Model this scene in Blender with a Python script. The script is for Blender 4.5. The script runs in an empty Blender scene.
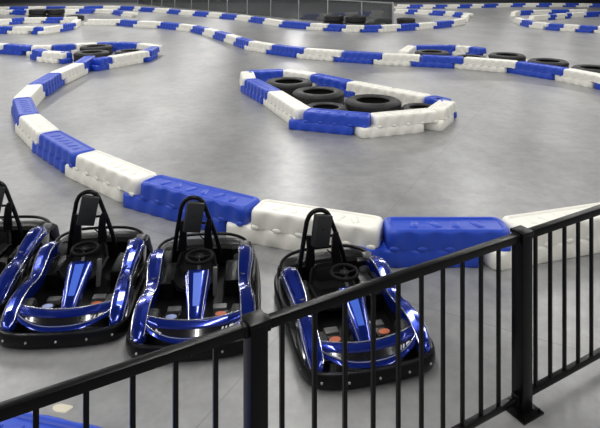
import bpy, bmesh, math, random
from mathutils import Vector, Matrix
random.seed(7)
C = bpy.context.scene.collection
PI = math.pi
F, YH, HC = 560.0, -22.0, 2.8          # focal length in px of the 600x428 frame, horizon row, eye height (m)

def G(px, y, z=0.0):
    """Where a pixel of the photograph meets the level z."""
    d = F * (HC - z) / (y - YH)
    return Vector(((px - 300) * d / F, d))

# ------------------------------------------------------------------ materials
def principled(name, col, rough=.5, metal=0., coat=0., spec=.5, bump=0., bscale=60., var=0., vscale=8.):
    m = bpy.data.materials.new(name); m.use_nodes = True
    nt = m.node_tree; b = nt.nodes['Principled BSDF']
    b.inputs['Base Color'].default_value = (*col, 1)
    b.inputs['Roughness'].default_value = rough
    b.inputs['Metallic'].default_value = metal
    b.inputs['Specular IOR Level'].default_value = spec
    b.inputs['Coat Weight'].default_value = coat
    b.inputs['Coat Roughness'].default_value = .04
    if bump or var:
        tc = nt.nodes.new('ShaderNodeTexCoord')
    if var:
        n = nt.nodes.new('ShaderNodeTexNoise'); n.inputs['Scale'].default_value = vscale; n.inputs['Detail'].default_value = 4
        nt.links.new(tc.outputs['Object'], n.inputs['Vector'])
        mx = nt.nodes.new('ShaderNodeMixRGB'); mx.blend_type = 'MIX'
        mx.inputs[1].default_value = (*[c * (1 - var) for c in col], 1)
        mx.inputs[2].default_value = (*[min(1, c * (1 + var)) for c in col], 1)
        nt.links.new(n.outputs['Fac'], mx.inputs[0]); nt.links.new(mx.outputs[0], b.inputs['Base Color'])
    if bump:
        n2 = nt.nodes.new('ShaderNodeTexNoise'); n2.inputs['Scale'].default_value = bscale
        nt.links.new(tc.outputs['Object'], n2.inputs['Vector'])
        bp = nt.nodes.new('ShaderNodeBump'); bp.inputs['Strength'].default_value = bump; bp.inputs['Distance'].default_value = .01
        nt.links.new(n2.outputs['Fac'], bp.inputs['Height']); nt.links.new(bp.outputs['Normal'], b.inputs['Normal'])
    return m

M_BLUE = principled('barrier_blue_plastic', (.017, .066, .51), .38, var=.10, vscale=5, bump=.08, bscale=40)
M_WHITE = principled('barrier_cream_plastic', (.87, .855, .785), .40, var=.05, vscale=4, bump=.08, bscale=40)
M_TYRE = principled('tyre_rubber', (.013, .013, .014), .55, bump=.25, bscale=50, var=.3, vscale=14)
M_PAINT = principled('kart_blue_paint', (.007, .025, .27), .18, metal=.65, coat=1.)
M_PAINT2 = principled('kart_light_blue_sticker', (.07, .16, .72), .22, coat=.6)
M_BLACK = principled('kart_black_plastic', (.003, .003, .0035), .33, spec=.22, bump=.05, bscale=120)
M_BLACKG = principled('kart_gloss_black', (.008, .008, .010), .15, coat=.8)
M_FABRIC = principled('kart_black_foam', (.003, .003, .0035), .6, spec=.12, bump=.2, bscale=200)
M_HEAD = principled('headrest_vinyl', (.016, .017, .018), .5, bump=.1, bscale=150)
M_SILVER = principled('kart_silver_trim', (.62, .63, .66), .25, metal=.85)
M_GREY = principled('kart_grey_metal', (.14, .14, .14), .4, metal=.4)
M_ORANGE = principled('orange_pad', (.52, .13, .055), .5)
M_PADL = principled('pale_blue_pad', (.30, .36, .62), .35)
M_DECAL = principled('white_decal', (.75, .75, .78), .4)
M_RAIL = principled('railing_black_powder_coat', (.002, .002, .0025), .30, spec=.18, bump=.05, bscale=200)
M_BOLT = principled('bolt_steel', (.40, .40, .42), .35, metal=.8)
M_POST = principled('partition_post_metal', (.42, .43, .43), .4, metal=.3)
M_CHIP = principled('cream_paint', (.62, .58, .46), .6)

def floor_material():
    m = bpy.data.materials.new('polished_concrete'); m.use_nodes = True
    nt = m.node_tree; b = nt.nodes['Principled BSDF']; N = nt.nodes.new; L = nt.links.new
    tc = N('ShaderNodeTexCoord')
    big = N('ShaderNodeTexNoise'); big.inputs['Scale'].default_value = .8; big.inputs['Detail'].default_value = 6; big.inputs['Roughness'].default_value = .6
    mp = N('ShaderNodeMapping'); mp.inputs['Scale'].default_value = (1, .55, 1)
    L(tc.outputs['Object'], mp.inputs['Vector']); L(mp.outputs['Vector'], big.inputs['Vector'])
    cr = N('ShaderNodeValToRGB'); L(big.outputs['Fac'], cr.inputs['Fac'])
    cr.color_ramp.elements[0].position = .3; cr.color_ramp.elements[0].color = (.180, .182, .187, 1)
    cr.color_ramp.elements[1].position = .72; cr.color_ramp.elements[1].color = (.295, .296, .297, 1)  # concrete mottling, its range widened to paint bright reflection patches into the colour
    fine = N('ShaderNodeTexNoise'); fine.inputs['Scale'].default_value = 5.5; fine.inputs['Detail'].default_value = 8; fine.inputs['Roughness'].default_value = .65
    L(tc.outputs['Object'], fine.inputs['Vector'])
    fr = N('ShaderNodeValToRGB'); L(fine.outputs['Fac'], fr.inputs['Fac'])
    fr.color_ramp.elements[0].position = .3; fr.color_ramp.elements[0].color = (.84, .84, .84, 1)
    fr.color_ramp.elements[1].position = .68; fr.color_ramp.elements[1].color = (1.20, 1.20, 1.19, 1)
    mul = N('ShaderNodeMixRGB'); mul.blend_type = 'MULTIPLY'; mul.inputs[0].default_value = 1
    L(cr.outputs[0], mul.inputs[1]); L(fr.outputs[0], mul.inputs[2])
    # sawn joints in the slab
    br = N('ShaderNodeTexBrick'); br.offset = 0; br.inputs['Scale'].default_value = 1
    br.inputs['Brick Width'].default_value = 5.6; br.inputs['Row Height'].default_value = 5.6
    br.inputs['Mortar Size'].default_value = .008; br.inputs['Mortar Smooth'].default_value = .3
    mp2 = N('ShaderNodeMapping'); mp2.inputs['Rotation'].default_value = (0, 0, math.radians(28)); mp2.inputs['Location'].default_value = (1.2, 1.45, 0)
    L(tc.outputs['Object'], mp2.inputs['Vector']); L(mp2.outputs['Vector'], br.inputs['Vector'])
    jm = N('ShaderNodeMixRGB'); jm.inputs[2].default_value = (.15, .15, .15, 1)
    jf = N('ShaderNodeMath'); jf.operation = 'MULTIPLY'; jf.inputs[1].default_value = .55
    L(br.outputs['Fac'], jf.inputs[0]); L(jf.outputs[0], jm.inputs[0]); L(mul.outputs[0], jm.inputs[1])
    L(jm.outputs[0], b.inputs['Base Color'])
    rr = N('ShaderNodeMapRange'); rr.inputs['To Min'].default_value = .285; rr.inputs['To Max'].default_value = .37
    rr.inputs['From Min'].default_value = .15; rr.inputs['From Max'].default_value = .85
    rn = N('ShaderNodeTexNoise'); rn.inputs['Scale'].default_value = 1.1; rn.inputs['Detail'].default_value = 7; rn.inputs['Roughness'].default_value = .65
    L(mp.outputs['Vector'], rn.inputs['Vector']); L(rn.outputs['Fac'], rr.inputs['Value']); L(rr.outputs[0], b.inputs['Roughness'])
    bp = N('ShaderNodeBump'); bp.inputs['Strength'].default_value = .12; bp.inputs['Distance'].default_value = .02
    bn = N('ShaderNodeTexNoise'); bn.inputs['Scale'].default_value = 2.2; bn.inputs['Detail'].default_value = 2
    L(tc.outputs['Object'], bn.inputs['Vector']); L(bn.outputs['Fac'], bp.inputs['Height']); L(bp.outputs['Normal'], b.inputs['Normal'])
    b.inputs['Specular IOR Level'].default_value = .7
    return m

def wall_material(name, c1, c2, width):
    m = bpy.data.materials.new(name); m.use_nodes = True
    nt = m.node_tree; b = nt.nodes['Principled BSDF']
    tc = nt.nodes.new('ShaderNodeTexCoord'); w = nt.nodes.new('ShaderNodeTexNoise'); w.inputs['Scale'].default_value = .15
    nt.links.new(tc.outputs['Object'], w.inputs['Vector'])
    mx = nt.nodes.new('ShaderNodeMixRGB'); mx.inputs[1].default_value = (*c1, 1); mx.inputs[2].default_value = (*c2, 1)
    nt.links.new(w.outputs['Fac'], mx.inputs[0]); nt.links.new(mx.outputs[0], b.inputs['Base Color'])
    b.inputs['Roughness'].default_value = .7
    return m

def glass_material():
    m = bpy.data.materials.new('smoked_panel'); m.use_nodes = True
    nt = m.node_tree; b = nt.nodes['Principled BSDF']
    b.inputs['Base Color'].default_value = (.12, .125, .125, 1); b.inputs['Roughness'].default_value = .25
    t = nt.nodes.new('ShaderNodeBsdfTransparent'); t.inputs['Color'].default_value = (.62, .63, .64, 1)
    mx = nt.nodes.new('ShaderNodeMixShader'); mx.inputs[0].default_value = .42
    nt.links.new(t.outputs[0], mx.inputs[1]); nt.links.new(b.outputs[0], mx.inputs[2])
    nt.links.new(mx.outputs[0], nt.nodes['Material Output'].inputs['Surface'])
    return m

# ------------------------------------------------------------------ mesh helpers
def mesh_of(bm, name, mats, smooth=True, angle=40):
    bmesh.ops.recalc_face_normals(bm, faces=bm.faces)
    me = bpy.data.meshes.new(name); bm.to_mesh(me); bm.free()
    for m in (mats if isinstance(mats, (list, tuple)) else [mats]): me.materials.append(m)
    if smooth:
        for p in me.polygons: p.use_smooth = True
        try: me.set_sharp_from_angle(angle=math.radians(angle))
        except Exception: pass
    return me

def link(name, me, parent=None, loc=(0, 0, 0), rz=0.):
    o = bpy.data.objects.new(name, me); C.objects.link(o)
    o.location = loc; o.rotation_euler = (0, 0, rz)
    if parent: o.parent = parent
    return o

def obj(name, bm, mats, parent=None, loc=(0, 0, 0), rz=0., smooth=True, angle=40):
    return link(name, mesh_of(bm, name, mats, smooth, angle), parent, loc, rz)

def tag(o, label, cat, group=None):
    o['label'] = label; o['category'] = cat
    if group: o['group'] = group
    return o

def thing(name, label, cat, loc=(0, 0, 0), rz=0., group=None):
    o = bpy.data.objects.new(name, None); C.objects.link(o); o.empty_display_size = .1
    o.location = loc; o.rotation_euler = (0, 0, rz)
    return tag(o, label, cat, group)

def ring_loft(bm, rings, cap0=True, cap1=True, closed=True, mat=0):
    vs = [[bm.verts.new(p) for p in r] for r in rings]
    n = len(rings[0])
    for a, b in zip(vs, vs[1:]):
        for i in range(n if closed else n - 1):
            j = (i + 1) % n
            f = bm.faces.new((a[i], a[j], b[j], b[i])); f.material_index = mat
    if closed:
        if cap0: bm.faces.new(vs[0][::-1]).material_index = mat
        if cap1: bm.faces.new(vs[-1]).material_index = mat
    return vs

def box(bm, c, s, bevel=0., rot=None, seg=2):
    r = bmesh.ops.create_cube(bm, size=1)
    vs = r['verts']
    M = Matrix.Translation(c) @ (rot.to_4x4() if rot else Matrix()) @ Matrix.Diagonal((*s, 1))
    bmesh.ops.transform(bm, matrix=M, verts=vs)
    if bevel:
        es = list({e for v in vs for e in v.link_edges})
        bmesh.ops.bevel(bm, geom=es, offset=bevel, segments=seg, affect='EDGES', profile=.6)

def catmull(pts, n=6, closed=False):
    P = [Vector(p) for p in pts]; out = []
    m = len(P)
    for i in range(m if closed else m - 1):
        if closed: p0, p1, p2, p3 = P[(i - 1) % m], P[i], P[(i + 1) % m], P[(i + 2) % m]
        else: p0, p1, p2, p3 = P[max(i - 1, 0)], P[i], P[i + 1], P[min(i + 2, m - 1)]
        for k in range(n):
            t = k / n
            out.append(.5 * ((2 * p1) + (-p0 + p2) * t + (2 * p0 - 5 * p1 + 4 * p2 - p3) * t * t + (-p0 + 3 * p1 - 3 * p2 + p3) * t ** 3))
    if not closed: out.append(P[-1])
    return out

def tube(bm, pts, r, seg=10, closed=False, smooth=6, rz=None):
    path = catmull(pts, smooth, closed) if smooth else [Vector(p) for p in pts]
    n = len(path); rings = []
    up = Vector((0, 0, 1)); prev = None
    for i, p in enumerate(path):
        a = path[(i - 1) % n] if (closed or i > 0) else p
        b = path[(i + 1) % n] if (closed or i < n - 1) else p
        t = (b - a).normalized()
        if prev is None:
            u = t.cross(up if abs(t.z) < .9 else Vector((1, 0, 0))).normalized()
        else:
            u = (prev - t * prev.dot(t)).normalized()
        prev = u; v = t.cross(u)
        rr = r(i / (n - 1)) if callable(r) else r
        rings.append([p + (u * math.cos(2 * PI * k / seg) + v * math.sin(2 * PI * k / seg)) * rr for k in range(seg)])
    if closed:
        rings.append(rings[0])
        vs = [[bm.verts.new(q) for q in rg] for rg in rings[:-1]]
        # find the twist that closes the sweep best
        best = min(range(seg), key=lambda s: sum((rings[0][(k + s) % seg] - rings[-2][k]).length for k in range(seg)))
        for a, b, s in [(vs[i], vs[i + 1], 0) for i in range(n - 1)] + [(vs[-1], vs[0], best)]:
            for k in range(seg):
                j = (k + 1) % seg
                bm.faces.new((a[k], a[j], b[(j + s) % seg], b[(k + s) % seg]))
    else:
        ring_loft(bm, rings)

def lathe(bm, prof, seg=40, axis='z', center=(0, 0, 0), closed_prof=True):
    rings = []
    for k in range(seg):
        a = 2 * PI * k / seg; r = []
        for (rad, h) in prof:
            if axis == 'z': p = (rad * math.cos(a), rad * math.sin(a), h)
            else: p = (h, rad * math.cos(a), rad * math.sin(a))
            r.append(Vector(p) + Vector(center))
        rings.append(r)
    vs = [[bm.verts.new(p) for p in r] for r in rings]
    m = len(prof)
    for k in range(seg):
        a, b = vs[k], vs[(k + 1) % seg]
        for i in range(m if closed_prof else m - 1):
            j = (i + 1) % m
            bm.faces.new((a[i], a[j], b[j], b[i]))

# ------------------------------------------------------------------ track barriers
BH, BW, TONGUE = .355, .38, .29
ZS = .165
def outline(l, w, r, amp, z, x0=0., period=.255):
    """Rounded rectangle with scalloped long sides, always the same number of points."""
    pts = []; NL, NC, NS = 42, 5, 4
    hl, hw = l / 2, w / 2; k = max(1, round((l - 2 * r) / period))
    def wave(t): return amp * (.5 - .5 * math.cos(2 * PI * k * t)) ** 1.5
    for i in range(NL): t = i / (NL - 1); pts.append((-hl + r + (l - 2 * r) * t, -hw + wave(t)))
    for i in range(1, NC): a = -PI / 2 + PI / 2 * i / NC; pts.append((hl - r + r * math.cos(a), -hw + r + r * math.sin(a)))
    for i in range(NS): pts.append((hl, -hw + r + (w - 2 * r) * i / (NS - 1)))
    for i in range(1, NC): a = PI / 2 * i / NC; pts.append((hl - r + r * math.cos(a), hw - r + r * math.sin(a)))
    for i in range(NL): t = i / (NL - 1); pts.append((hl - r - (l - 2 * r) * t, hw - wave(t)))
    for i in range(1, NC): a = PI / 2 + PI / 2 * i / NC; pts.append((-hl + r + r * math.cos(a), hw - r + r * math.sin(a)))
    for i in range(NS): pts.append((-hl, hw - r - (w - 2 * r) * i / (NS - 1)))
    for i in range(1, NC): a = PI + PI / 2 * i / NC; pts.append((-hl + r + r * math.cos(a), -hw + r + r * math.sin(a)))
    return [Vector((x + x0, y, z)) for x, y in pts]

_bcache = {}
def barrier_mesh(L, colour):
    key = (max(4, round(L / .1)), colour)
    if key in _bcache: return _bcache[key], key[0] * .1
    l = key[0] * .1; bm = bmesh.new(); g = .012; r = .085
    lo = l - g; tn = min(TONGUE, l * .23)
    # lower course, shifted along the row so that its tongue slides under the next barrier
    ring_loft(bm, [outline(lo - 2 * i, BW - 2 * i, r - i, a, z, -tn) for i, a, z in
                   ((.012, .008, 0), (0, .020, .012), (.004, .022, ZS - .03), (.012, .022, ZS - .01), (.02, .014, ZS - .002))])
    # upper course with a rounded shoulder and a recessed panel in its top
    up = [(.012, .014, ZS), (.004, .024, ZS + .012), (.008, .024, BH - .06), (.014, .014, BH - .028), (.026, .005, BH - .008), (.042, 0, BH),
          (.058, 0, BH), (.066, 0, BH - .004), (.074, 0, BH - .016)]
    ring_loft(bm, [outline(lo - 2 * i, BW - 2 * i, max(r - i * .5, .03), a, z) for i, a, z in up])
    n = max(3, round((l - .3) / .2))
    for k in range(n):                                   # low slanted relief marks in the panel
        x = -l / 2 + .2 + (l - .4) * (k + .5) / n
        box(bm, (x, 0, BH - .0155), (.075, .14, .013), .005, Matrix.Rotation(.45 if k % 2 else -.25, 3, 'Z'), 1)
    nk = max(2, round((l - 2 * r) / .255))               # half-round bosses along the waist
    for s in (-1, 1):
        for k in range(nk + 1):
            x = -l / 2 + r + (l - 2 * r) * k / nk
            if abs(x) > l / 2 - .07: continue
            m = Matrix.Translation((x, s * (BW / 2 - .014), ZS + .012)) @ Matrix.Diagonal((.052, .018, .030, 1))
            bmesh.ops.create_uvsphere(bm, u_segments=10, v_segments=6, radius=1, matrix=m)
    me = mesh_of(bm, 'barrier_' + colour, M_BLUE if colour == 'b' else M_WHITE, True, 50)
    _bcache[key] = me
    return me, l

ORD = ['first', 'second', 'third', 'fourth', 'fifth', 'sixth', 'seventh', 'eighth', 'ninth', 'tenth', 'eleventh', 'twelfth',
       'thirteenth', 'fourteenth', 'fifteenth', 'sixteenth', 'seventeenth', 'eighteenth']
def place_barrier(a, b, colour, label, group, lift=0.):
    """a = the joint at its plain end, b = the joint at its tongue end."""
    d = a - b; me, l = barrier_mesh(d.length, colour)
    c = (a + b) / 2
    o = link('track_barrier', me, None, (c.x, c.y, lift), math.atan2(d.y, d.x))
    o.scale = (d.length / l, 1, 1)
    return tag(o, label, 'barrier', group)

def chain(pts, colours, where, group, side='left', mode='base', tongue='first', fix=None):
    """Joints listed in order; each pair of joints is one barrier."""
    P = []
    for q in pts:
        P.append(G(q[0], q[1], BH if mode == 'top' else 0) if mode != 'xy' else Vector(q))
    if mode == 'base':                                    # the joints lie on the edge that faces the camera
        Q = []
        for i, p in enumerate(P):
            t = (P[min(i + 1, len(P) - 1)] - P[max(i - 1, 0)]).normalized(); n = Vector((-t.y, t.x))
            if n.dot(p) < 0: n = -n
            Q.append(p + n * BW / 2)
        P = Q
    cnt = {'b': 0, 'w': 0}; seq = list(colours); out = []
    tot = {c: seq.count(c) for c in 'bw'}
    for i, c in enumerate(seq):
        cn = {'b': 'blue', 'w': 'white'}[c]
        o_ = 'only' if tot[c] == 1 else ORD[cnt[c]]
        cnt[c] += 1
        lab = f'only {cn} plastic barrier in {where}' if o_ == 'only' else f'{o_} {cn} plastic barrier from the {side} in {where}'
        if fix and i in fix: lab = fix[i]
        a, b = (P[i + 1], P[i]) if tongue == 'first' else (P[i], P[i + 1])
        out.append(place_barrier(a, b, c, lab, group))
    return P

# near curved row, from the right edge round behind the karts and away on the left
near = [(621, 206), (508, 223), (383, 223), (255, 203), (148, 177), (85.5, 151.5), (49, 131), (29, 114), (22, 97), (35, 84), (55, 72.5), (79, 62.7), (90, 55.5)]
chain(near, 'wbwbwbwbwbwb', 'the long curve behind the karts', 'barriers of the curve behind the karts', 'right', 'top', 'last')
# row across the middle of the hall
mid = [(87, 25.5), (120, 25.8), (136, 27.3), (160, 28.5), (178, 30.5), (192, 32.5), (203.5, 35.5), (214, 38.7), (225, 42.3), (235, 46), (247, 50.2), (270, 54.5),
       (302, 58.8), (341, 62.2), (381, 65), (420, 67), (463, 69.3), (515, 74), (562, 82), (601, 90.5), (640, 100)]
chain(mid, 'wbwbwbwbwbwbwbwbwbwb', 'the winding row across mid floor', 'barriers of the winding row across the hall', 'left')
# middle island
isl_f = [(243, 93.5), (266, 107.5), (297, 130), (372.5, 137.8), (440, 131)]
P = chain(isl_f, 'bwbw', 'the near side of the central tyre island', 'barriers round the central island', 'left')
S0, S4 = P[0], P[-1]
ib = [S4 + Vector((.02, .02)), G(448, 100, BH), G(428, 95.5, BH), G(390, 88.5, BH), G(350, 81, BH), G(314, 73.5, BH), G(285, 69.5, BH), G(247, 71.0, BH), S0 + Vector((-.04, .06))]
chain(ib, 'wbwwbwbw', 'the far side of the central tyre island', 'barriers round the central island', 'right', 'xy', 'first',
      {0: 'white plastic barrier closing the right tip of the central tyre island', 7: 'white plastic barrier closing the left tip of the central tyre island'})
# left island behind the curve
chain([(-20, 52.5), (2, 54), (28, 56.2), (52, 55.5), (76, 54), (97, 52.5), (116, 52), (136, 53), (155, 56)], 'wbwbwbbw', 'the back row of the left tyre island', 'barriers round the left island', 'left')
chain([(100, 71), (114, 68.3), (151, 61.5)], 'bw', 'the front of the left tyre island', 'barriers round the left island', 'left', fix={0: 'short blue plastic barrier joining the left tyre island to the long curve', 1: 'white plastic barrier along the right front of the left tyre island'})
chain([(152, 61), (160, 56)], 'b', '', 'barriers round the left island', fix={0: 'blue plastic barrier at the right tip of the left tyre island'})
chain([(31, 59.3), (39.5, 62.2), (64.5, 64.2), (69.5, 62.3)], 'bwb', 'the short row beside the left tyre island', 'barriers round the left island', 'left')
# loop in the far left corner
chain([(-12, 33.5), (11, 34), (33, 34.3), (46, 34.5), (64, 31.5), (77, 29), (81.5, 25)], 'bwbwbw', 'the front of the far left loop', 'barriers of the far left loop', 'left')
chain([(0, 25.5), (13, 24.5), (24, 23.5), (46, 23.3), (63, 23), (78, 22.5)], 'wbwbw', 'the inner row of the far left loop', 'barriers of the far left loop', 'left')
chain([(-6, 14.5), (12, 14.7), (26, 15.2), (36, 16.5)], 'wbw', 'the short row behind the far left loop', 'barriers behind the far left loop', 'left')
chain([(63, 14.5), (79, 13.7), (95, 13.5), (113, 14.5), (122, 16.5), (134, 17.8)], 'wbwbw', 'the row behind the far left tyres', 'barriers behind the far left loop', 'left')
# row along the back wall and in front of the smoked partition, to its tip on the right
wallrow = [(-9, 11.2), (9, 11), (27.5, 10.8), (46, 10.5), (65, 10.5), (84, 10.3), (103, 10), (120, 10.2), (134, 10.8), (140, 11.4), (154, 12.4), (168, 13.6), (180, 14.7), (194, 16), (208, 17.3), (221, 18.7), (236, 20.3), (250, 22.2), (264, 24.2),
           (281, 27.3), (309, 29.8), (327, 31), (345, 32), (365, 32.5), (383, 32.2), (402, 31.2), (420, 30), (438, 28.6), (455, 26.6), (467, 24)]
chain(wallrow[:17], 'wbwbwbwbwbwbwbwb', 'the far row along the wall', 'barriers along the far wall', 'left')
chain(wallrow[16:], 'wbwbwbwbwbwbw'.replace('', ''), 'the row along the smoked partition', 'barriers along the smoked partition', 'left')
chain([(468, 22.6), (470, 18.8)], 'w', '', 'barriers along the smoked partition', fix={0: 'white plastic barrier rounding the tip right of the smoked partition'})
chain([(395, 13.7), (408, 14.0), (417, 14.5), (432, 15.2), (445, 16.0), (454, 16.8), (462, 17.7), (469, 18.6)], 'wbwbwbw', 'the far row right of the partition end', 'barriers returning from the tip', 'left')
chain([(306, 19.8), (320, 19.2), (333, 18.6), (346, 18), (359, 17.2), (372, 16.2), (384, 15.2)], 'bwbwbw', 'the row seen through the smoked partition', 'barriers behind the smoked partition', 'left')
chain([(397, 8.5), (410, 8.6), (423, 8.7), (436, 8.7), (448, 8.6), (460.5, 8.4), (473, 8.1), (484.5, 7.8), (499, 7.4), (513, 7), (526, 7), (539.5, 7), (552.5, 7), (566, 7), (579, 7.1), (593, 7.3), (607, 7.5)],
      'wbwbwbwbwbwbwbwb'[::1], 'the farthest row at top right', 'barriers of the farthest row', 'left')
# island at the far right
chain([(514, 23), (521, 25.6), (531, 28), (547, 30), (562.5, 31.2), (579, 32.2), (597, 33.2), (614, 34)], 'wbwbwbw', 'the front of the far right loop', 'barriers of the far right loop', 'left')
chain([(516, 17.2), (521, 15.4), (534, 14.9), (552, 14.4), (570, 14.2), (588, 14)], 'wbwbw', 'the back of the far right loop', 'barriers of the far right loop', 'left')
chain([(534, 21.5), (551, 20), (557.5, 19.4), (568, 18.6), (572.5, 18.2), (587, 17.4), (602, 16.6)], 'wbwbwb', 'the inner row of the far right loop', 'barriers of the far right loop', 'left')
# short row behind the tyres on the right
chain([G(403, 51, BH), G(412, 45.2, BH), G(446, 44.9, BH), G(456, 45.5, BH), G(471, 46.5, BH), G(484, 48.2, BH)], 'wbbwb', 'the short row behind the right-hand tyres', 'barriers behind the right-hand tyres', 'left', 'xy')
# barrier at the lower left, just beyond the railing
cc = Vector((-1.30, 2.945)); u = Vector((.971, -.238))
place_barrier(cc + u * .68, cc - u * .68, 'b', 'blue plastic barrier just beyond the railing in the lower left corner', None)

# ------------------------------------------------------------------ tyres
def tyre_mesh(R, w, seed):
    bm = bmesh.new(); ri = R * .60
    prof = [(ri, w * .10), (ri + .012, w * .03), (ri + .04, w * .02), (R * .78, -0.0), (R * .90, w * .02), (R * .965, w * .09), (R * .985, w * .16),
            (R, w * .22), (R, w * .36), (R - .012, w * .37), (R - .012, w * .40), (R, w * .41), (R, w * .59), (R - .012, w * .60), (R - .012, w * .63), (R, w * .64),
            (R, w * .78), (R * .985, w * .84), (R * .965, w * .91), (R * .90, w * .98), (R * .86, w * .99), (R * .85, w * .975), (R * .78, w * 1.0), (R * .72, w * .985), (R * .71, w * .97), (ri + .04, w * .97), (ri + .012, w * .96),
            (ri, w * .90), (ri + .02, w * .86), (R * .90, w * .72), (R * .94, w * .5), (R * .90, w * .28), (ri + .02, w * .14)]
    lathe(bm, prof, 56)
    rnd = random.Random(seed)
    for k in range(44):                                   # tread blocks on both shoulders
        a = 2 * PI * (k + .25 * rnd.random()) / 44
        for zc in (.25, .76):
            m = Matrix.Rotation(a, 3, 'Z')
            c = m @ Vector((R + .001, 0, w * zc))
            box(bm, c, (.012, .042, w * .15), 0, m)
    return mesh_of(bm, 'worn_tyre', M_TYRE, True, 35)
T_TALL = tyre_mesh(.56, .36, 3); T_SMALL = tyre_mesh(.43, .27, 4); T_TINY = tyre_mesh(.38, .27, 5); T_BIG = tyre_mesh(.55, .285, 1); T_MED = tyre_mesh(.50, .27, 2)
def tyre(px, y, label, group, me=T_BIG, w=.285, rz=0., xy=None, lift=0.):
    p = G(px, y, w) if xy is None else Vector(xy)
    return tag(link('worn_tyre', me, None, (p.x, p.y, lift), rz), label, 'tyre', group)
gi = 'tyres inside the central island'
tyre(0, 0, 'black tyre lying farthest back in the central island', gi, T_TALL, xy=(-.27, 13.36), rz=.4)
tyre(0, 0, 'black tyre lying in the middle of the central island row', gi, T_TALL, xy=(.40, 12.16), rz=1.1)
tyre(0, 0, 'large black tyre lying at the right of the central island row', gi, T_TALL, xy=(1.475, 11.30), rz=2.)
tyre(0, 0, 'half-hidden black tyre lying lowest, behind the front blue barrier of the central island', gi, T_SMALL, xy=(.51, 11.07), rz=.2)
tyre(0, 0, 'small mostly hidden black tyre near the right tip of the central island', gi, T_TINY, xy=(2.38, 11.02), rz=.9)
gl = 'tyres inside the left island'
tyre(0, 0, 'black tyre at the back of the left island', gl, T_TALL, xy=(-7.36, 20.25), rz=.3)
tyre(0, 0, 'black tyre at the front of the left island beside the curve end', gl, T_TALL, xy=(-6.92, 18.62), rz=1.3)
tyre(0, 0, 'black tyre lying toward the right tip of the left island', gl, T_MED, xy=(-5.95, 19.6), rz=2.1)
gr = 'tyres behind the right-hand row'
tyre(432, 51, 'leftmost of the black tyres behind the right-hand barriers', gr, T_TALL, .36)
tyre(0, 0, 'low hidden black tyre second from left behind the right-hand barriers', gr, T_MED, xy=(5.54, 18.15))
tyre(507, 54, 'middle black tyre behind the right-hand barriers', gr, T_TALL, .36)
tyre(548, 60, 'fourth black tyre from left behind the right-hand barriers', gr, T_TALL, .36)
tyre(594, 67, 'black tyre behind the barriers at the right edge of the floor', gr, T_TALL, .36)
gf = 'tyres in the far left corner'
for (px, y, w_, z_, lab) in ((37.5, 14.6, .36, 0, 'lower tyre of the left-hand stack behind the far left loop'), (37.5, 14.6, .36, .361, 'upper tyre of the left-hand stack behind the far left loop'),
                     (55.5, 14.2, .36, 0, 'lower tyre of the right-hand stack behind the far left loop'), (55.5, 14.2, .36, .361, 'upper tyre of the right-hand stack behind the far left loop'),
                     (75, 15.2, .36, 0, 'single black tyre right of the stacks behind the far left loop')):
    q = G(px, y, w_); tyre(0, 0, lab, gf, T_TALL, xy=(q.x + .03 * (z_ > 0), q.y), rz=px + z_, lift=z_)
gp = 'tyres by the smoked partition'
for (px, d, z_, lab) in ((333, 31.4, 0, 'lower tyre of the left stack in front of the smoked partition'), (333, 31.4, .361, 'upper tyre of the left stack in front of the smoked partition'),
                     (355, 30.9, 0, 'lower tyre of the right stack in front of the smoked partition'), (355, 30.9, .361, 'upper tyre of the right stack in front of the smoked partition'),
                     (376, 30.4, 0, 'single black tyre in front of the last smoked panel'), (384, 33.4, 0, 'black tyre lying behind the last smoked panel'), (406, 34.2, 0, 'black tyre right of the end of the smoked partition')):
    tyre(0, 0, lab, gp, T_TALL, xy=((px - 300) * d / F + .04 * (z_ > 0), d), rz=px + z_, lift=z_)

# ------------------------------------------------------------------ smoked partition
def partition():
    Z0, s = 37.2, 1.3
    def at(px):
        u_ = (px - 300) / F; z = Z0 / (1 + s * u_); return Vector((u_ * z, z))
    a, b = at(138), at(393)
    t = thing('smoked_partition', 'long smoked partition with slim light posts at the back of the hall', 'partition', (b.x, b.y, 0))
    pxs = [138, 152, 162, 175, 191.7, 208.8, 227.5, 247.5, 271, 299, 328, 362, 393]
    n = len(pxs); H = 1.42
    pts = [at(p) - b for p in pxs]
    ang = math.atan2((a - b).y, (a - b).x)
    G_ = glass_material()
    for i, p in enumerate(pts):
        bm = bmesh.new(); box(bm, (p.x, p.y, H / 2), (.075, .075, H), .008, Matrix.Rotation(ang, 3, 'Z'), 1)
        obj('post', bm, M_POST, t)
    for p, q in zip(pts, pts[1:]):
        m = (p + q) / 2; bm = bmesh.new()
        box(bm, (m.x, m.y, H / 2 - .01), ((p - q).length - .09, .02, H - .1), 0, Matrix.Rotation(ang, 3, 'Z'))
        obj('panel', bm, G_, t, smooth=False)
    m = (pts[0] + pts[-1]) / 2
    bm = bmesh.new(); box(bm, (m.x, m.y, H + .025), ((pts[0] - pts[-1]).length + .08, .09, .05), .01, Matrix.Rotation(ang, 3, 'Z'), 1)
    obj('top_rail', bm, M_POST, t)
partition()

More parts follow.
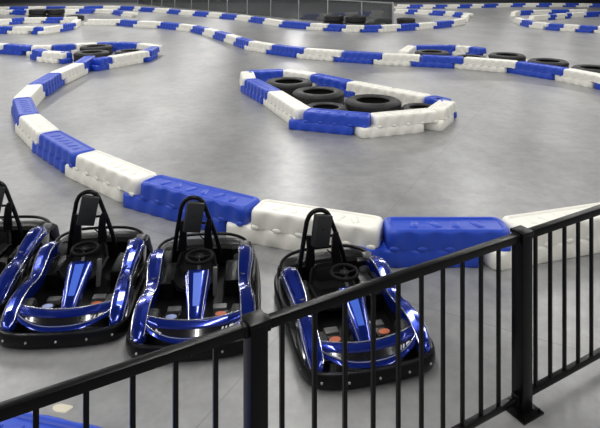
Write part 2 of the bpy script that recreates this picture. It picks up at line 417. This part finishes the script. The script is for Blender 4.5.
# ------------------------------------------------------------------ near railing
def railing():
    p2 = Vector((1.439, 3.63)); d = Vector((1, .5677)).normalized(); span = 1.9
    rot = Matrix.Rotation(math.atan2(d.y, d.x), 3, 'Z')
    t = thing('metal_railing', 'black metal railing with square posts and thin balusters in the foreground', 'railing', (p2.x, p2.y, 0), math.atan2(d.y, d.x))
    HF = 1.17; PW = .092
    # local x runs along the railing; posts at 0 and -span, the ends run on out of the picture
    for x in (0, -span):
        bm = bmesh.new(); box(bm, (x, 0, (HF - .02) / 2), (PW, PW, HF - .02), .006)
        post = obj('post', bm, M_RAIL, t)
        bm = bmesh.new(); box(bm, (x, 0, HF - .012), (PW + .016, PW + .016, .024), .008); obj('post_cap', bm, M_RAIL, post)
        bm = bmesh.new(); box(bm, (x, 0, .007), (.19, .19, .014), .004); bp = obj('base_plate', bm, M_RAIL, post)
        for sx in (-1, 1):
            for sy in (-1, 1):
                bm = bmesh.new(); bmesh.ops.create_cone(bm, cap_ends=True, segments=6, radius1=.012, radius2=.012, depth=.014, matrix=Matrix.Translation((x + sx * .072, sy * .072, .02)))
                obj('anchor_bolt', bm, M_RAIL, post)
    secs = [(-span * 2 + .2, -span - PW / 2), (-span + PW / 2, -PW / 2), (PW / 2, 1.45)]
    offs = [.1315, .281, .432, .582, .733, .885, 1.037, 1.19, 1.34]
    for k, (x0, x1) in enumerate(secs):
        m = (x0 + x1) / 2
        bm = bmesh.new(); box(bm, (m, 0, 1.128), (x1 - x0, .048, .05), .007); obj('top_rail', bm, M_RAIL, t)
        bm = bmesh.new(); box(bm, (m, 0, .095), (x1 - x0, .040, .04), .005); obj('bottom_rail', bm, M_RAIL, t)
        if k == 2: xs = offs
        elif k == 1: xs = [-v for v in (.219, .375, .531, .689, .855, 1.024, 1.198, 1.383, 1.570, 1.757)]
        else: xs = [-v for v in (2.104, 2.293, 2.481, 2.670, 2.858, 3.045, 3.23)]
        for x in xs:
            bm = bmesh.new(); box(bm, (x, 0, (1.105 + .113) / 2), (.0225, .0225, 1.105 - .113), .003, None, 1); obj('baluster', bm, M_RAIL, t)
        for x, s in ((x0, 1), (x1, -1)):                  # brackets that fix the rails to the posts
            if k == 0 and s == 1 or k == 2 and s == -1: continue
            bm = bmesh.new(); box(bm, (x + s * .012, 0, .095), (.026, .056, .056), .004, None, 1); obj('rail_bracket', bm, M_RAIL, t)
            bm = bmesh.new(); box(bm, (x + s * .012, 0, 1.128), (.026, .058, .06), .004, None, 1); obj('rail_bracket', bm, M_RAIL, t)
railing()

# ------------------------------------------------------------------ karts
# local frame: x to the viewer's right, -y forward (front bumper at y = -.75), d = distance behind the front
def K(x, d, z): return Vector((x, d - .75, z))

def sweep_plan(bm, plan, sec, closed=True):
    """Sweep a (outward, z) section along a closed plan of (x, d) points."""
    n = len(plan); rings = []
    for i in range(n):
        a, b = Vector(plan[(i - 1) % n]), Vector(plan[(i + 1) % n]); t = (b - a).normalized(); nrm = Vector((t.y, -t.x))
        rings.append([K(plan[i][0] + nrm.x * o, plan[i][1] + nrm.y * o, z) for o, z in sec])
    vs = [[bm.verts.new(p) for p in r] for r in rings]; m = len(sec)
    for i in range(n):
        a, b = vs[i], vs[(i + 1) % n]
        for k in range(m):
            j = (k + 1) % m; bm.faces.new((a[k], a[j], b[j], b[k]))

def smooth_plan(half, n=5):
    pts = [Vector((x, d, 0)) for x, d in half] + [Vector((-x, d, 0)) for x, d in reversed(half)]
    return [(p.x, p.y) for p in catmull(pts, n, True)]

def widen(half):
    # the ring bumper reaches further out on the engine side than on the other
    pl = smooth_plan(half)
    return [(x + (.03 * min(1, max(0, (d - .2) / .7)) * min(1, max(0, (1.5 - d) / .12)) if x > 0 else 0), d) for x, d in pl]

def kart_meshes():
    """Every part: (name, parent part or None, mesh, label)."""
    out = []
    def add(name, parent, bm, mat, label=None, smooth=True, angle=40, loc=None):
        out.append((name, parent, mesh_of(bm, name, mat, smooth, angle), label)); return len(out) - 1
    # ring bumper
    plan = widen([(.12, 0.0), (.30, .018), (.43, .065), (.492, .16), (.507, .30), (.500, .60), (.495, .95), (.480, 1.25), (.42, 1.43), (.25, 1.49), (.1, 1.5)])
    bm = bmesh.new(); sweep_plan(bm, plan, [(-.045, .03), (-.008, .022), (0, .035), (.004, .075), (0, .112), (-.008, .124), (-.03, .126), (-.05, .115)])
    bumper = add('ring_bumper', None, bm, M_BLACK)
    for x, d in ((-.40, .040), (-.22, -.001), (.0, -.010), (.22, -.001), (.40, .040), (-.500, .21), (.500, .21)):
        bm = bmesh.new()
        bmesh.ops.create_uvsphere(bm, u_segments=10, v_segments=6, radius=.0095, matrix=Matrix.Translation(K(x, d, .075)))
        add('bumper_bolt', bumper, bm, M_BOLT)
    # floor tray
    bm = bmesh.new()
    pl = smooth_plan([(.12, .06), (.30, .07), (.40, .14), (.43, .30), (.42, .60), (.41, .95), (.38, 1.25), (.30, 1.40), (.1, 1.43)])
    ring_loft(bm, [[K(x, d, z) for x, d in pl] for z in (.035, .055)])
    add('floor_tray', None, bm, M_BLACK)
    # nose fairing between the pods: a blue frame, hollow in the middle
    def nose_ring(x, prof):
        q = x / .40; bow = .10 * q * q
        return [K(x, d + bow, z) for d, z in prof]
    def lip_ring(x, prof):
        q = abs(x / .37) ** 3
        return [K(x, d + .10 * (x / .4) ** 2 + .055 * q, z + .05 * q) for d, z in prof]
    xs = [-.37 + .74 * i / 24 for i in range(25)]
    bm = bmesh.new()
    ring_loft(bm, [nose_ring(x, [(.215, .165), (.215, .185), (.19, .205 + .01 * (x / .4) ** 2), (.15, .205 + .01 * (x / .4) ** 2), (.128, .192), (.125, .176), (.14, .165)]) for x in xs])
    nose = add('nose_fairing', None, bm, M_PAINT)
    bm = bmesh.new()
    ring_loft(bm, [lip_ring(x, [(.10, .122), (.10, .136), (.078, .142), (.052, .136), (.040, .122), (.052, .112)]) for x in xs])
    add('nose_lip', nose, bm, M_PAINT)
    bm = bmesh.new()
    ring_loft(bm, [nose_ring(x, [(.15, .125), (.145, .18), (.132, .18), (.092, .138), (.092, .125)]) for x in xs])
    panel = add('nose_panel', nose, bm, M_BLACKG)
    for fn, zz, dd in ((nose_ring, .2085, .188), (lip_ring, .142, .070)):
        bm = bmesh.new(); tube(bm, [fn(x, [(dd, zz + (.008 * (x / .4) ** 2 if zz > .2 else 0))])[0] for x in xs], .0035, 6, False, 0)
        add('silver_piping', nose, bm, M_SILVER, 'silver piping')
    for sx, shapes in ((-1, [((-.30, .150), (-.275, .172), (-.262, .160), (-.235, .155), (-.262, .150), (-.258, .140), (-.275, .146))]),
                       (1, [((.20, .142), (.215, .168), (.226, .168), (.211, .142)), ((.226, .142), (.241, .168), (.252, .168), (.237, .142)), ((.255, .145), (.27, .17), (.30, .17), (.29, .158), (.272, .158), (.268, .145))])):
        for sh in shapes:
            bm = bmesh.new(); r = []
            for off in (0, .003):
                r.append([nose_ring(x, [(.132 - (.18 - z) * .95 - .003 - off, z - off * .3)])[0] for x, z in sh])
            ring_loft(bm, r); add('white_decal', panel, bm, M_DECAL, 'white mark', False)
    # side pods
    for s in (-1, 1):
        st = [(.10, .412, .034, .120), (.14, .412, .060, .170), (.22, .415, .068, .225), (.33, .413, .070, .262), (.46, .405, .068, .270), (.56, .392, .062, .258),
              (.66, .386, .058, .265), (.76, .390, .066, .305), (.88, .400, .074, .342), (1.0, .404, .076, .350), (1.10, .402, .070, .325), (1.18, .396, .056, .265), (1.23, .39, .035, .2)]
        path = catmull([Vector((d, x, 0)) for d, x, w, z in st], 4); prm = catmull([Vector((w, z, 0)) for d, x, w, z in st], 4)
        bm = bmesh.new(); rings = []; e_in = []; e_out = []
        for p, q in zip(path, prm):
            d, x, w, z = p.x, p.y, q.x, q.y; zb = max(.105, z - .10)
            sec = [(-w, zb), (-w * .97, z - .045), (-w * .80, z - .006), (-w * .25, z + .006), (w * .40, z - .006), (w * .70, z - .038), (w * .82, max(zb, z - .075)), (w * .70, zb - .004)]
            rings.append([K(s * (x + o), d, zz) for o, zz in sec])
            e_in.append(K(s * (x - w * .86), d, z - .010)); e_out.append(K(s * (x + w * .74), d, z - .036))
        ring_loft(bm, rings)
        pod = add('side_pod', None, bm, M_PAINT, None, True, 28)
        for e in (e_in, e_out):
            bm = bmesh.new(); tube(bm, e[3:-5], .0038, 6, False, 0); add('silver_piping', pod, bm, M_SILVER, 'silver piping')
        bm = bmesh.new(); rings = []
        for p, q in zip(path, prm):
            d, x, w, z = p.x, p.y, q.x, q.y; zb = max(.105, z - .10)
            rings.append([K(s * (x + o), d, zz) for o, zz in [(-w * .9, .058), (-w * .93, zb + .002), (w * .66, zb + .001), (w * .84, max(zb, z - .070)), (min(w * 1.0, .490 - x), max(zb, z - .072)), (min(w * 1.06, .490 - x), zb - .012), (min(w * 1.02, .485 - x), .07), (w * .7, .058)]])
        ring_loft(bm, rings); add('pod_skirt', pod, bm, M_BLACKG, 'black lower skirt')
        bm = bmesh.new()                                   # badge near the elbow of the pod
        lathe(bm, [(.001, .0), (.022, 0), (.022, .006), (.001, .006)], 14, closed_prof=False)
        bmesh.ops.transform(bm, matrix=Matrix.Translation(K(s * .372, .70, .270)) @ Matrix.Rotation(s * .12, 4, 'Y') @ Matrix.Rotation(-.25, 4, 'X') @ Matrix.Diagonal((.9, 1.5, 1, 1)), verts=bm.verts)
        add('pod_badge', pod, bm, M_GREY, 'grey badge')
        bm = bmesh.new()                                   # side frame tube and bracket outside the pod
        tube(bm, [K(s * .452, .62, .10), K(s * .452, .72, .19), K(s * .462, .95, .21), K(s * .458, 1.15, .17), K(s * .43, 1.25, .10)], .011, 8)
        add('side_frame_tube', None, bm, M_BLACK)
    # steering column fairing
    bm = bmesh.new(); rings = []
    cf = [(.225, .105, .052), (.26, .145, .058), (.36, .205, .070), (.48, .275, .088), (.60, .340, .104), (.64, .350, .102), (.66, .328, .09)]
    for d, z, w in cf:
        rings.append([K(o * w, d, z + dz) for o, dz in [(-1, -.05), (-.98, -.014), (-.72, 0), (-.3, .006), (.3, .006), (.72, 0), (.98, -.014), (1, -.05)]])
    ring_loft(bm, rings)
    col = add('steering_fairing', None, bm, M_PAINT)
    bm = bmesh.new()
    a = [[K(o * w * .36, d, z + .0065 + dz) for o, dz in ((-1, 0), (1, 0), (1, .003), (-1, .003))] for d, z, w in cf[2:5]]
    ring_loft(bm, a); add('centre_stripe', col, bm, M_PAINT2, 'light blue centre stripe')
    for s in (-1, 1):
        bm = bmesh.new(); tube(bm, [K(s * w * .80, d, z + .001) for d, z, w in cf[1:6]], .0035, 6, False, 0); add('silver_piping', col, bm, M_SILVER, 'silver piping')
    bm = bmesh.new(); box(bm, K(0, .225, .105), (.10, .03, .06), .008, Matrix.Rotation(-.5, 3, 'X')); add('fairing_foot', col, bm, M_GREY, 'grey foot')
    bm = bmesh.new(); lathe(bm, [(.001, 0), (.016, 0), (.016, .004), (.001, .004)], 6, closed_prof=False)
    bmesh.ops.transform(bm, matrix=Matrix.Translation(K(0, .605, .337)) @ Matrix.Rotation(.45, 4, 'X') @ Matrix.Diagonal((1, 1.6, 1, 1)), verts=bm.verts)
    add('fairing_badge', col, bm, M_GREY, 'pale badge')
    # steering wheel
    bm = bmesh.new(); R = .108; tilt = Matrix.Rotation(math.radians(5), 4, 'X'); cw = K(0, .76, .405)
    tube(bm, [(R * math.cos(2 * PI * k / 28), R * .92 * math.sin(2 * PI * k / 28), 0) for k in range(28)], .0145, 8, True, 1)
    for ang in (PI * .03, PI * .97, PI * 1.5):
        tube(bm, [(0, 0, -.012), (R * .95 * math.cos(ang), R * .88 * math.sin(ang), 0)], .010, 6, False, 0)
    lathe(bm, [(.001, -.02), (.035, -.02), (.038, .004), (.001, .008)], 16, closed_prof=False)
    bmesh.ops.transform(bm, matrix=Matrix.Translation(cw) @ tilt, verts=bm.verts)
    wheel = add('steering_wheel', None, bm, M_FABRIC)
    bm = bmesh.new(); tube(bm, [cw, K(0, .66, .30), K(0, .50, .20)], .014, 8, False, 0); add('steering_shaft', wheel, bm, M_GREY)
    # seat
    OX = -.045
    bm = bmesh.new(); rows = []
    prof = [(.74, .115), (.80, .105), (.90, .10), (1.0, .105), (1.06, .13), (1.10, .165), (1.13, .205), (1.15, .24), (1.165, .27), (1.172, .285)]
    pp = catmull([Vector((d, z * 1.0, 0)) for d, z in prof], 3)
    for i, p in enumerate(pp):
        f = i / (len(pp) - 1); hw = .20 if f < .55 else .20 - .045 * (f - .55) / .45; lip = .11 if f < .5 else .11 - .03 * (f - .5) / .5
        r = []
        for k in range(13):
            t = -1 + 2 * k / 12; e = abs(t) ** 4 * lip
            back = min(1, max(0, (f - .3) / .35))
            r.append(K(OX + hw * (t if abs(t) < .8 else math.copysign(.8 + (abs(t) - .8) * .9, t)), p.x - e * back, p.y + e * (1 - back)))
        rows.append(r)
    n0 = len(rows[0]); vs = [[bm.verts.new(q) for q in r] for r in rows]
    for a_, b_ in zip(vs, vs[1:]):
        for k in range(n0 - 1): bm.faces.new((a_[k], a_[k + 1], b_[k + 1], b_[k]))
    bmesh.ops.recalc_face_normals(bm, faces=bm.faces)
    bmesh.ops.solidify(bm, geom=bm.faces[:], thickness=.022)
    seat = add('seat', None, bm, M_FABRIC, None, True, 60)
    bm = bmesh.new(); box(bm, K(OX, .90, .128), (.27, .24, .035), .014); add('seat_pad', seat, bm, M_FABRIC)
    bm = bmesh.new(); box(bm, K(OX, 1.105, .205), (.22, .03, .13), .012, Matrix.Rotation(-.34, 3, 'X')); add('back_pad', seat, bm, M_FABRIC)
    # roll hoop, headrest and shoulder supports
    bm = bmesh.new()
    hp = [(-.225, .12), (-.218, .25), (-.195, .42), (-.165, .60), (-.150, .665), (-.118, .718), (-.065, .742), (-.010, .738), (.035, .708), (.062, .655), (.090, .58), (.150, .42), (.200, .25), (.215, .12)]
    tube(bm, [K(x + OX, 1.20, z) for x, z in hp], .0205, 10)
    hoop = add('roll_hoop', None, bm, M_BLACK)
    bm = bmesh.new(); tube(bm, [K(-.175 + OX, 1.21, .50), K(.115 + OX, 1.21, .50)], .012, 8, False, 0); add('cross_tube', hoop, bm, M_BLACK)
    bm = bmesh.new(); tube(bm, [K(-.21 + OX, 1.21, .25), K(.20 + OX, 1.21, .25)], .012, 8, False, 0); add('cross_tube', hoop, bm, M_BLACK)
    bm = bmesh.new(); box(bm, K(-.035 + OX, 1.150, .585), (.160, .075, .265), .014, Matrix.Rotation(-.12, 3, 'X') @ Matrix.Rotation(.17, 3, 'Y') @ Matrix.Rotation(.25, 3, 'Z'))
    head = add('headrest', None, bm, M_HEAD)
    bm = bmesh.new(); bmesh.ops.create_uvsphere(bm, u_segments=8, v_segments=6, radius=.006, matrix=Matrix.Translation(K(-.03 + OX, 1.108, .61))); add('headrest_button', head, bm, M_BLACKG)
    for s in (-1, 1):
        bm = bmesh.new(); rings = []
        for (x, z, w, d) in ((.125, .545, .020, 1.175), (.118, .50, .030, 1.165), (.112, .42, .032, 1.16), (.118, .34, .040, 1.155), (.122, .27, .036, 1.15)):
            rings.append([K(-.02 + OX + s * (x + o * w), d + q, z) for o, q in ((-1, -.015), (1, -.015), (1, .015), (-1, .015))])
        ring_loft(bm, rings); add('shoulder_support', None, bm, M_BLACK)
    bm = bmesh.new(); tube(bm, [K(.085 + OX, 1.16, .345), K(.05 + OX, 1.16, .375), K(.02 + OX, 1.165, .402)], .006, 6); add('belt_clip', None, bm, M_BLACK)
    # pedals and foot rests
    for s in (-1, 1):
        bm = bmesh.new(); box(bm, K(s * .20, .275, .125), (.075, .012, .075), .004, Matrix.Rotation(-.5, 3, 'X'))
        tube(bm, [K(s * .20, .28, .12), K(s * .20, .32, .06)], .010, 6, False, 0)
        add('pedal', None, bm, M_GREY)
        bm = bmesh.new(); box(bm, K(s * .195, .405, .085), (.115, .10, .06), .010); rest = add('foot_rest', None, bm, M_BLACK)
        bm = bmesh.new(); lathe(bm, [(.001, 0), (.044, 0), (.044, .007), (.001, .008)], 20, closed_prof=False)
        bmesh.ops.transform(bm, matrix=Matrix.Translation(K(s * .195, .395, .114)) @ Matrix.Rotation(.12, 4, 'X') @ Matrix.Diagonal((1, .60, 1, 1)), verts=bm.verts)
        me = mesh_of(bm, 'foot_pad', M_ORANGE); alt = me.copy(); alt.materials[0] = M_PADL
        out.append(('foot_pad', rest, me if s > 0 else (me, alt), 'orange pad' if s > 0 else ('orange pad', 'pale blue pad')))
        bm = bmesh.new(); box(bm, K(s * .185, .53, .085), (.11, .07, .045), .010); add('foot_step', None, bm, M_GREY, 'grey step')
    # grey side bracket right of the column
    bm = bmesh.new(); box(bm, K(.135, .70, .22), (.035, .05, .22), .006, Matrix.Rotation(-.18, 3, 'X')); add('side_bracket', None, bm, M_GREY, 'grey upright bracket')
    # rear: battery boxes, motor, cover
    for s in (-1, 1):
        bm = bmesh.new(); box(bm, K(s * .275, .93, .125), (.12, .36, .14), .02); add('battery_box', None, bm, M_BLACK)
    bm = bmesh.new(); rings = []
    for x, zt, d0, d1 in ((-.44, .14, 1.28, 1.36), (-.42, .20, 1.25, 1.42), (-.35, .24, 1.24, 1.45), (-.2, .25, 1.27, 1.47), (0, .25, 1.28, 1.475), (.2, .25, 1.27, 1.47), (.35, .25, 1.24, 1.45), (.45, .22, 1.22, 1.42), (.49, .14, 1.25, 1.36)):
        rings.append([K(x, d0, .07), K(x, d0, zt - .03), K(x, d0 + .03, zt), K(x, d1 - .04, zt), K(x, d1, zt - .04), K(x, d1, .07)])
    ring_loft(bm, rings); rc = add('rear_cover', None, bm, M_BLACK, None, True, 30)
    bm = bmesh.new(); tube(bm, [K(-.43, 1.18, .20), K(-.40, 1.32, .262), K(-.25, 1.42, .285), K(0, 1.44, .29), K(.25, 1.42, .285), K(.40, 1.32, .262), K(.43, 1.18, .20)], .014, 8)
    add('rear_guard_tube', rc, bm, M_BLACK)
    bm = bmesh.new(); lathe(bm, [(.001, -.04), (.035, -.04), (.04, -.03), (.04, .03), (.035, .04), (.001, .04)], 18, 'x', K(.39, 1.285, .235), False); add('motor', None, bm, M_GREY, 'grey motor')
    bm = bmesh.new(); box(bm, K(.33, 1.235, .175), (.11, .08, .14), .015); add('motor_mount', None, bm, M_BLACK)
    # wheels
    for s in (-1, 1):
        for d, r, x, w in ((.335, .105, .325, .085), (1.27, .115, .345, .12)):
            bm = bmesh.new(); c = K(s * x, d, r + .002)
            lathe(bm, [(r * .5, -w / 2), (r * .88, -w / 2), (r, -w * .32), (r, w * .32), (r * .88, w / 2), (r * .5, w / 2)], 24, 'x', c)
            wh = add('wheel', None, bm, M_TYRE)
            bm = bmesh.new(); lathe(bm, [(.001, -w * .42), (r * .5, -w * .40), (r * .5, w * .40), (.001, w * .42)], 16, 'x', c, False); add('wheel_hub', wh, bm, M_BLACK)
    return out

PARTS = kart_meshes()
def kart(front, yaw, label, pad=1):
    r = Matrix.Rotation(yaw, 2)
    c = Vector(front) - r @ Vector((0, -.75))
    root = thing('go_kart', label, 'go-kart', (c.x, c.y, 0), yaw, 'parked go-karts')
    made = []
    for name, par, me, lab in PARTS:
        if isinstance(me, tuple): me, lab = me[pad], lab[pad]
        o = bpy.data.objects.new(name, me); C.objects.link(o)
        o.parent = root if par is None else made[par]
        if lab: o['label'] = lab
        made.append(o)
kart((-2.895, 4.45), math.radians(4), 'blue and black go-kart cut off by the left edge of the photo')
kart((-1.83, 4.20), math.radians(5.5), 'blue and black go-kart second from left, its whole front in clear view')
kart((-.785, 4.06), math.radians(6), 'blue and black go-kart partly behind the left railing post, second from right')
kart((.545, 3.82), math.radians(14), 'rightmost blue and black go-kart, seen through the railing balusters', 0)

# cream paint chip on the floor beyond the lower left barrier
bm = bmesh.new(); pts = [(.062 * (1 + .18 * math.sin(3 * a)) * math.cos(a), .042 * (1 + .2 * math.cos(2 * a + 1)) * math.sin(a)) for a in [2 * PI * k / 20 for k in range(20)]]
ring_loft(bm, [[Vector((x, y, 0)) for x, y in pts], [Vector((x * .9, y * .9, .004)) for x, y in pts]])
p = G(62, 408.5); tag(obj('paint_chip', bm, M_CHIP, None, (p.x, p.y, .0)), 'small cream patch on the floor beyond the lower left blue barrier', 'paint patch')

# ------------------------------------------------------------------ hall
def struct(name, c, s, m):
    bm = bmesh.new(); box(bm, (0, 0, 0), s); o = obj(name, bm, m, None, c, smooth=False); o['kind'] = 'structure'; return o
struct('floor', (0, 26, -.1), (104, 80, .2), floor_material())
W_DARK = wall_material('wall_dark_paint', (.030, .034, .042), (.020, .022, .028), 1)
struct('wall_back_left', (-35.2, 64, 3.5), (33.4, .3, 7), wall_material('wall_slate_paint', (.070, .076, .092), (.055, .06, .074), 1))
struct('wall_back_right', (16.7, 64, 3.5), (70.4, .3, 7), W_DARK)
struct('wall_left', (-50, 26, 3.5), (.3, 76, 7), W_DARK)
struct('wall_right', (50, 26, 3.5), (.3, 76, 7), W_DARK)
struct('ceiling', (0, 26, 7.1), (104, 80, .2), wall_material('ceiling_dark_paint', (.10, .10, .105), (.07, .07, .075), 1))

def lamp(x, y, sx, sy, power, z=6.6):
    l = bpy.data.lights.new('ceiling_lamp', 'AREA'); l.shape = 'RECTANGLE'; l.size = sx; l.size_y = sy; l.energy = power
    l.color = (1, .985, .955)
    o = bpy.data.objects.new('ceiling_lamp', l); C.objects.link(o); o.location = (x, y, z)
for j in range(8):
    for i in range(-3, 4):
        x = i * 7.6 - .4
        lamp(x, -2.5 + j * 8.6, .40, 5.6, 235 * (1.22 if x < -2 else .95))

w = bpy.data.worlds.new('hall'); bpy.context.scene.world = w; w.use_nodes = True
bg = w.node_tree.nodes['Background']; bg.inputs[0].default_value = (.9, .93, 1, 1); bg.inputs[1].default_value = .25

cam = bpy.data.cameras.new('camera'); co = bpy.data.objects.new('camera', cam); C.objects.link(co)
co.location = (0, 0, HC); co.rotation_euler = (PI / 2, 0, 0)
cam.sensor_width = 36; cam.lens = 36 * F / 600; cam.shift_y = -(214 - YH) / 600; cam.clip_end = 300
sc = bpy.context.scene; sc.camera = co
sc.view_settings.view_transform = 'Standard'; sc.view_settings.look = 'None'; sc.view_settings.gamma = 1
sc.view_settings.exposure = .1
